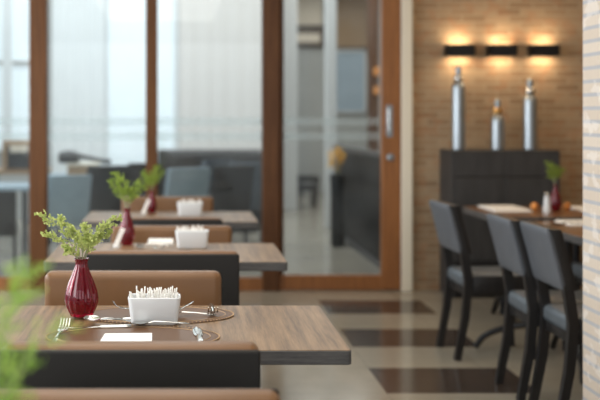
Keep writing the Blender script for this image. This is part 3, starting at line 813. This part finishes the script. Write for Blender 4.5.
hd = dup(hc, 'dark padded chair with pale top edge beyond the pane next to the door', (wx(230, 9.6), 9.75, 0), .5); recolor(hd, M['darkfab'])
dup(hc, 'slate blue padded chair beyond the post, under the tan tray', (wx(66, 9.1), 9.12, 0), .5, scale=.94)
dup(hd, 'dark padded chair beside the slate blue one under the tan tray', (wx(104, 9.6), 9.75, 0), .5)
dup(hd, 'dark padded chair behind the vase of the second table, seen through glass', (wx(150, 10.3), 10.3, 0), 0)
dup(hd, 'dark low padded chair beneath the oven, beyond the glass', (wx(-4, 8.9), 8.9, 0), .15, scale=.8)
h1 = dup(hc, 'dark slate padded chair in the dark row next to the door post', (wx(250, 10.4), 10.5, 0), .1); recolor(h1, M['slate'])
# long dark banquette under the curtains
def sofa(label, x0, x1, d, h, mat):
    X0, X1 = wx(x0, d), wx(x1, d); t = thing('banquette', label, 'bench', ((X0+X1)/2, d, 0)); w = X1-X0
    bm = BM(); box(bm, (0, .05, h/2+.05), (w, .16, h-.1), .03, 3); obj('backrest', bm, mat, t)
    bm = BM(); box(bm, (0, .36, .33), (w, .5, .22), .03, 3); obj('seat', bm, mat, t)
    bm = BM(); box(bm, (0, .2, .11), (w-.1, .6, .2), .006); obj('base', bm, M['black'], t); return t
sofa('long dark banquette under the grey curtain next to the glass door', 158, 262, 11.9, 1.0, M['darkfab'])
sofa('dark banquette beneath the brightest window', 98, 146, 11.6, .68, M['black'])
# buffet table with pan and tray
def hall_table(label, x0, x1, d, z, dep=.7, mat=None):
    X0, X1 = wx(x0, d), wx(x1, d); t = thing('hall_table', label, 'table', ((X0+X1)/2, d+dep/2, 0)); w = X1-X0
    bm = BM(); slab(bm, w, dep, .02, z-.04, z, .004); obj('tabletop', bm, mat or M['edge'], t)
    for sx in (-1, 1):
        for sy in (-1, 1):
            bm = BM(); bar(bm, [(sx*(w/2-.06), sy*(dep/2-.06), z-.04), (sx*(w/2-.06), sy*(dep/2-.06), 0)], .05, .05); obj('leg', bm, M['black_wood'], t)
    return t
bz = wz(176, 10.9)
hall_table('grey serving table carrying the black covered pan', 44, 118, 10.7, bz, .8, M['bluechair'])
tr = thing('wooden_tray', 'tan wooden tray under the black covered pan', 'tray', (wx(83, 10.95), 11.0, bz))
bm = BM(); box(bm, (0, 0, .06), (.32, .34, .12), .01); obj('body', bm, M['tanpanel'], tr, smooth=False)
bm = BM(); box(bm, (0, 0, .13), (.35, .36, .02), .006); obj('rim', bm, M['cream'], tr, smooth=False)
pn = thing('covered_pan', 'black covered pan with a long handle on the tan tray', 'pan', (wx(69, 10.95), 10.95, bz+.143))
bm = BM(); lathe(bm, [(.10, 0), (.12, .01), (.12, .07)], 28, cap=(True, True)); obj('body', bm, M['black'], pn)
bm = BM(); lathe(bm, [(.122, .07), (.115, .10), (.09, .125), (.03, .14), (.002, .142)], 28, cap=(True, True)); obj('lid', bm, M['black'], pn)
bm = BM(); tube(bm, [(.10, 0, .08), (.22, 0, .055), (.36, 0, .025), (.47, 0, .01)], [.03, .024, .022, .028], 10); obj('handle', bm, M['black'], pn)
hall_table('pale grey table beyond the first pane', -40, 30, 9.8, wz(187, 9.8), .7, M['bluechair'])
hall_table('tall counter carrying the dark oven', -20, 44, 10.9, wz(171, 10.9), .7, M['tanpanel'])
ov = thing('countertop_oven', 'dark tan-edged oven with bright reflection beyond the first pane', 'oven', (wx(17, 11.0), 11.15, wz(171, 10.9)))
bm = BM(); box(bm, (0, 0, .17), (.33, .34, .33), .01); obj('body', bm, M['tanpanel'], ov, smooth=False)
bm = BM(); box(bm, (.02, -.175, .15), (.25, .012, .25), .004); dr_ = obj('door', bm, M['black'], ov, smooth=False)
bm = BM(); box(bm, (.03, -.19, .245), (.2, .02, .07), .006); obj('panel', bm, M['creampanel'], ov, smooth=False)  # pale slab put in as the bright reflection on the oven front
bm = BM(); tube(bm, [(-.08, -.2, .2), (.12, -.2, .2)], .008, 8); obj('handle', bm, M['steel'], dr_)
# low benches in the passage
for px, py, w, lab in ((303, 207, 26, 'low black bench between the white columns beyond the sliding door'), (308, 196, 20, 'second low black bench farther along the passage')):
    d = H*F/(py-CY); t = thing('low_bench', lab, 'bench', (wx(px, d), d, 0)); W = w*d/F
    bm = BM(); slab(bm, W, .4, .02, .26, .36, .01); obj('seat', bm, M['black'], t)
    for sx in (-1, 1):
        for sy in (-1, 1):
            bm = BM(); bar(bm, [(sx*(W/2-.04), sy*.15, .26), (sx*(W/2-.04), sy*.15, 0)], .05, .05); obj('leg', bm, M['black_wood'], t)

# ------------------------------------------------------------------ light
def area(name, loc, rot, sx, sy, e, c=(1, 1, 1)):
    L = bpy.data.lights.new(name, 'AREA'); L.shape = 'RECTANGLE'; L.size = sx; L.size_y = sy; L.energy = e; L.color = c
    o = bpy.data.objects.new(name, L); COL.objects.link(o); o.location = loc; o.rotation_euler = rot; return o
area('overhead_light', (-.3, 3.2, 2.88), (0, 0, 0), 1.6, 5.0, 65, (1, .95, .88))
area('overhead_light', (2.9, 6.0, 2.88), (0, 0, 0), 1.6, 2.2, 20, (1, .74, .46))  # unseen warm fill, added to spread an orange glow over the brick wall
area('side_window_light', (-3.2, 4.2, 1.9), (0, -PI/2, 0), 2.0, 6.6, 205, (.93, .97, 1))
area('rear_fill_light', (-.6, -1.6, 1.7), (PI/2, 0, 0), 4.5, 2.0, 50, (.95, .98, 1))  # unseen fill behind the camera, added to brighten surfaces facing it
area('hall_light', (-1.0, 11.0, 3.65), (0, 0, 0), 5, 4, 200, (.96, .98, 1))
area('passage_light', (2.6, 14.0, 3.65), (0, 0, 0), 2.5, 6, 130, (1, .97, .93))

W = bpy.data.worlds.new('world'); S.world = W; W.use_nodes = True
bg = W.node_tree.nodes['Background']; bg.inputs[0].default_value = (.88, .94, 1, 1); bg.inputs[1].default_value = .58

S.view_settings.view_transform = 'Standard'
S.view_settings.look = 'None'
S.view_settings.exposure = 0
S.cycles.use_denoising = True
S.cycles.max_bounces = 10
S.cycles.transparent_max_bounces = 12
S.cycles.sample_clamp_indirect = 4
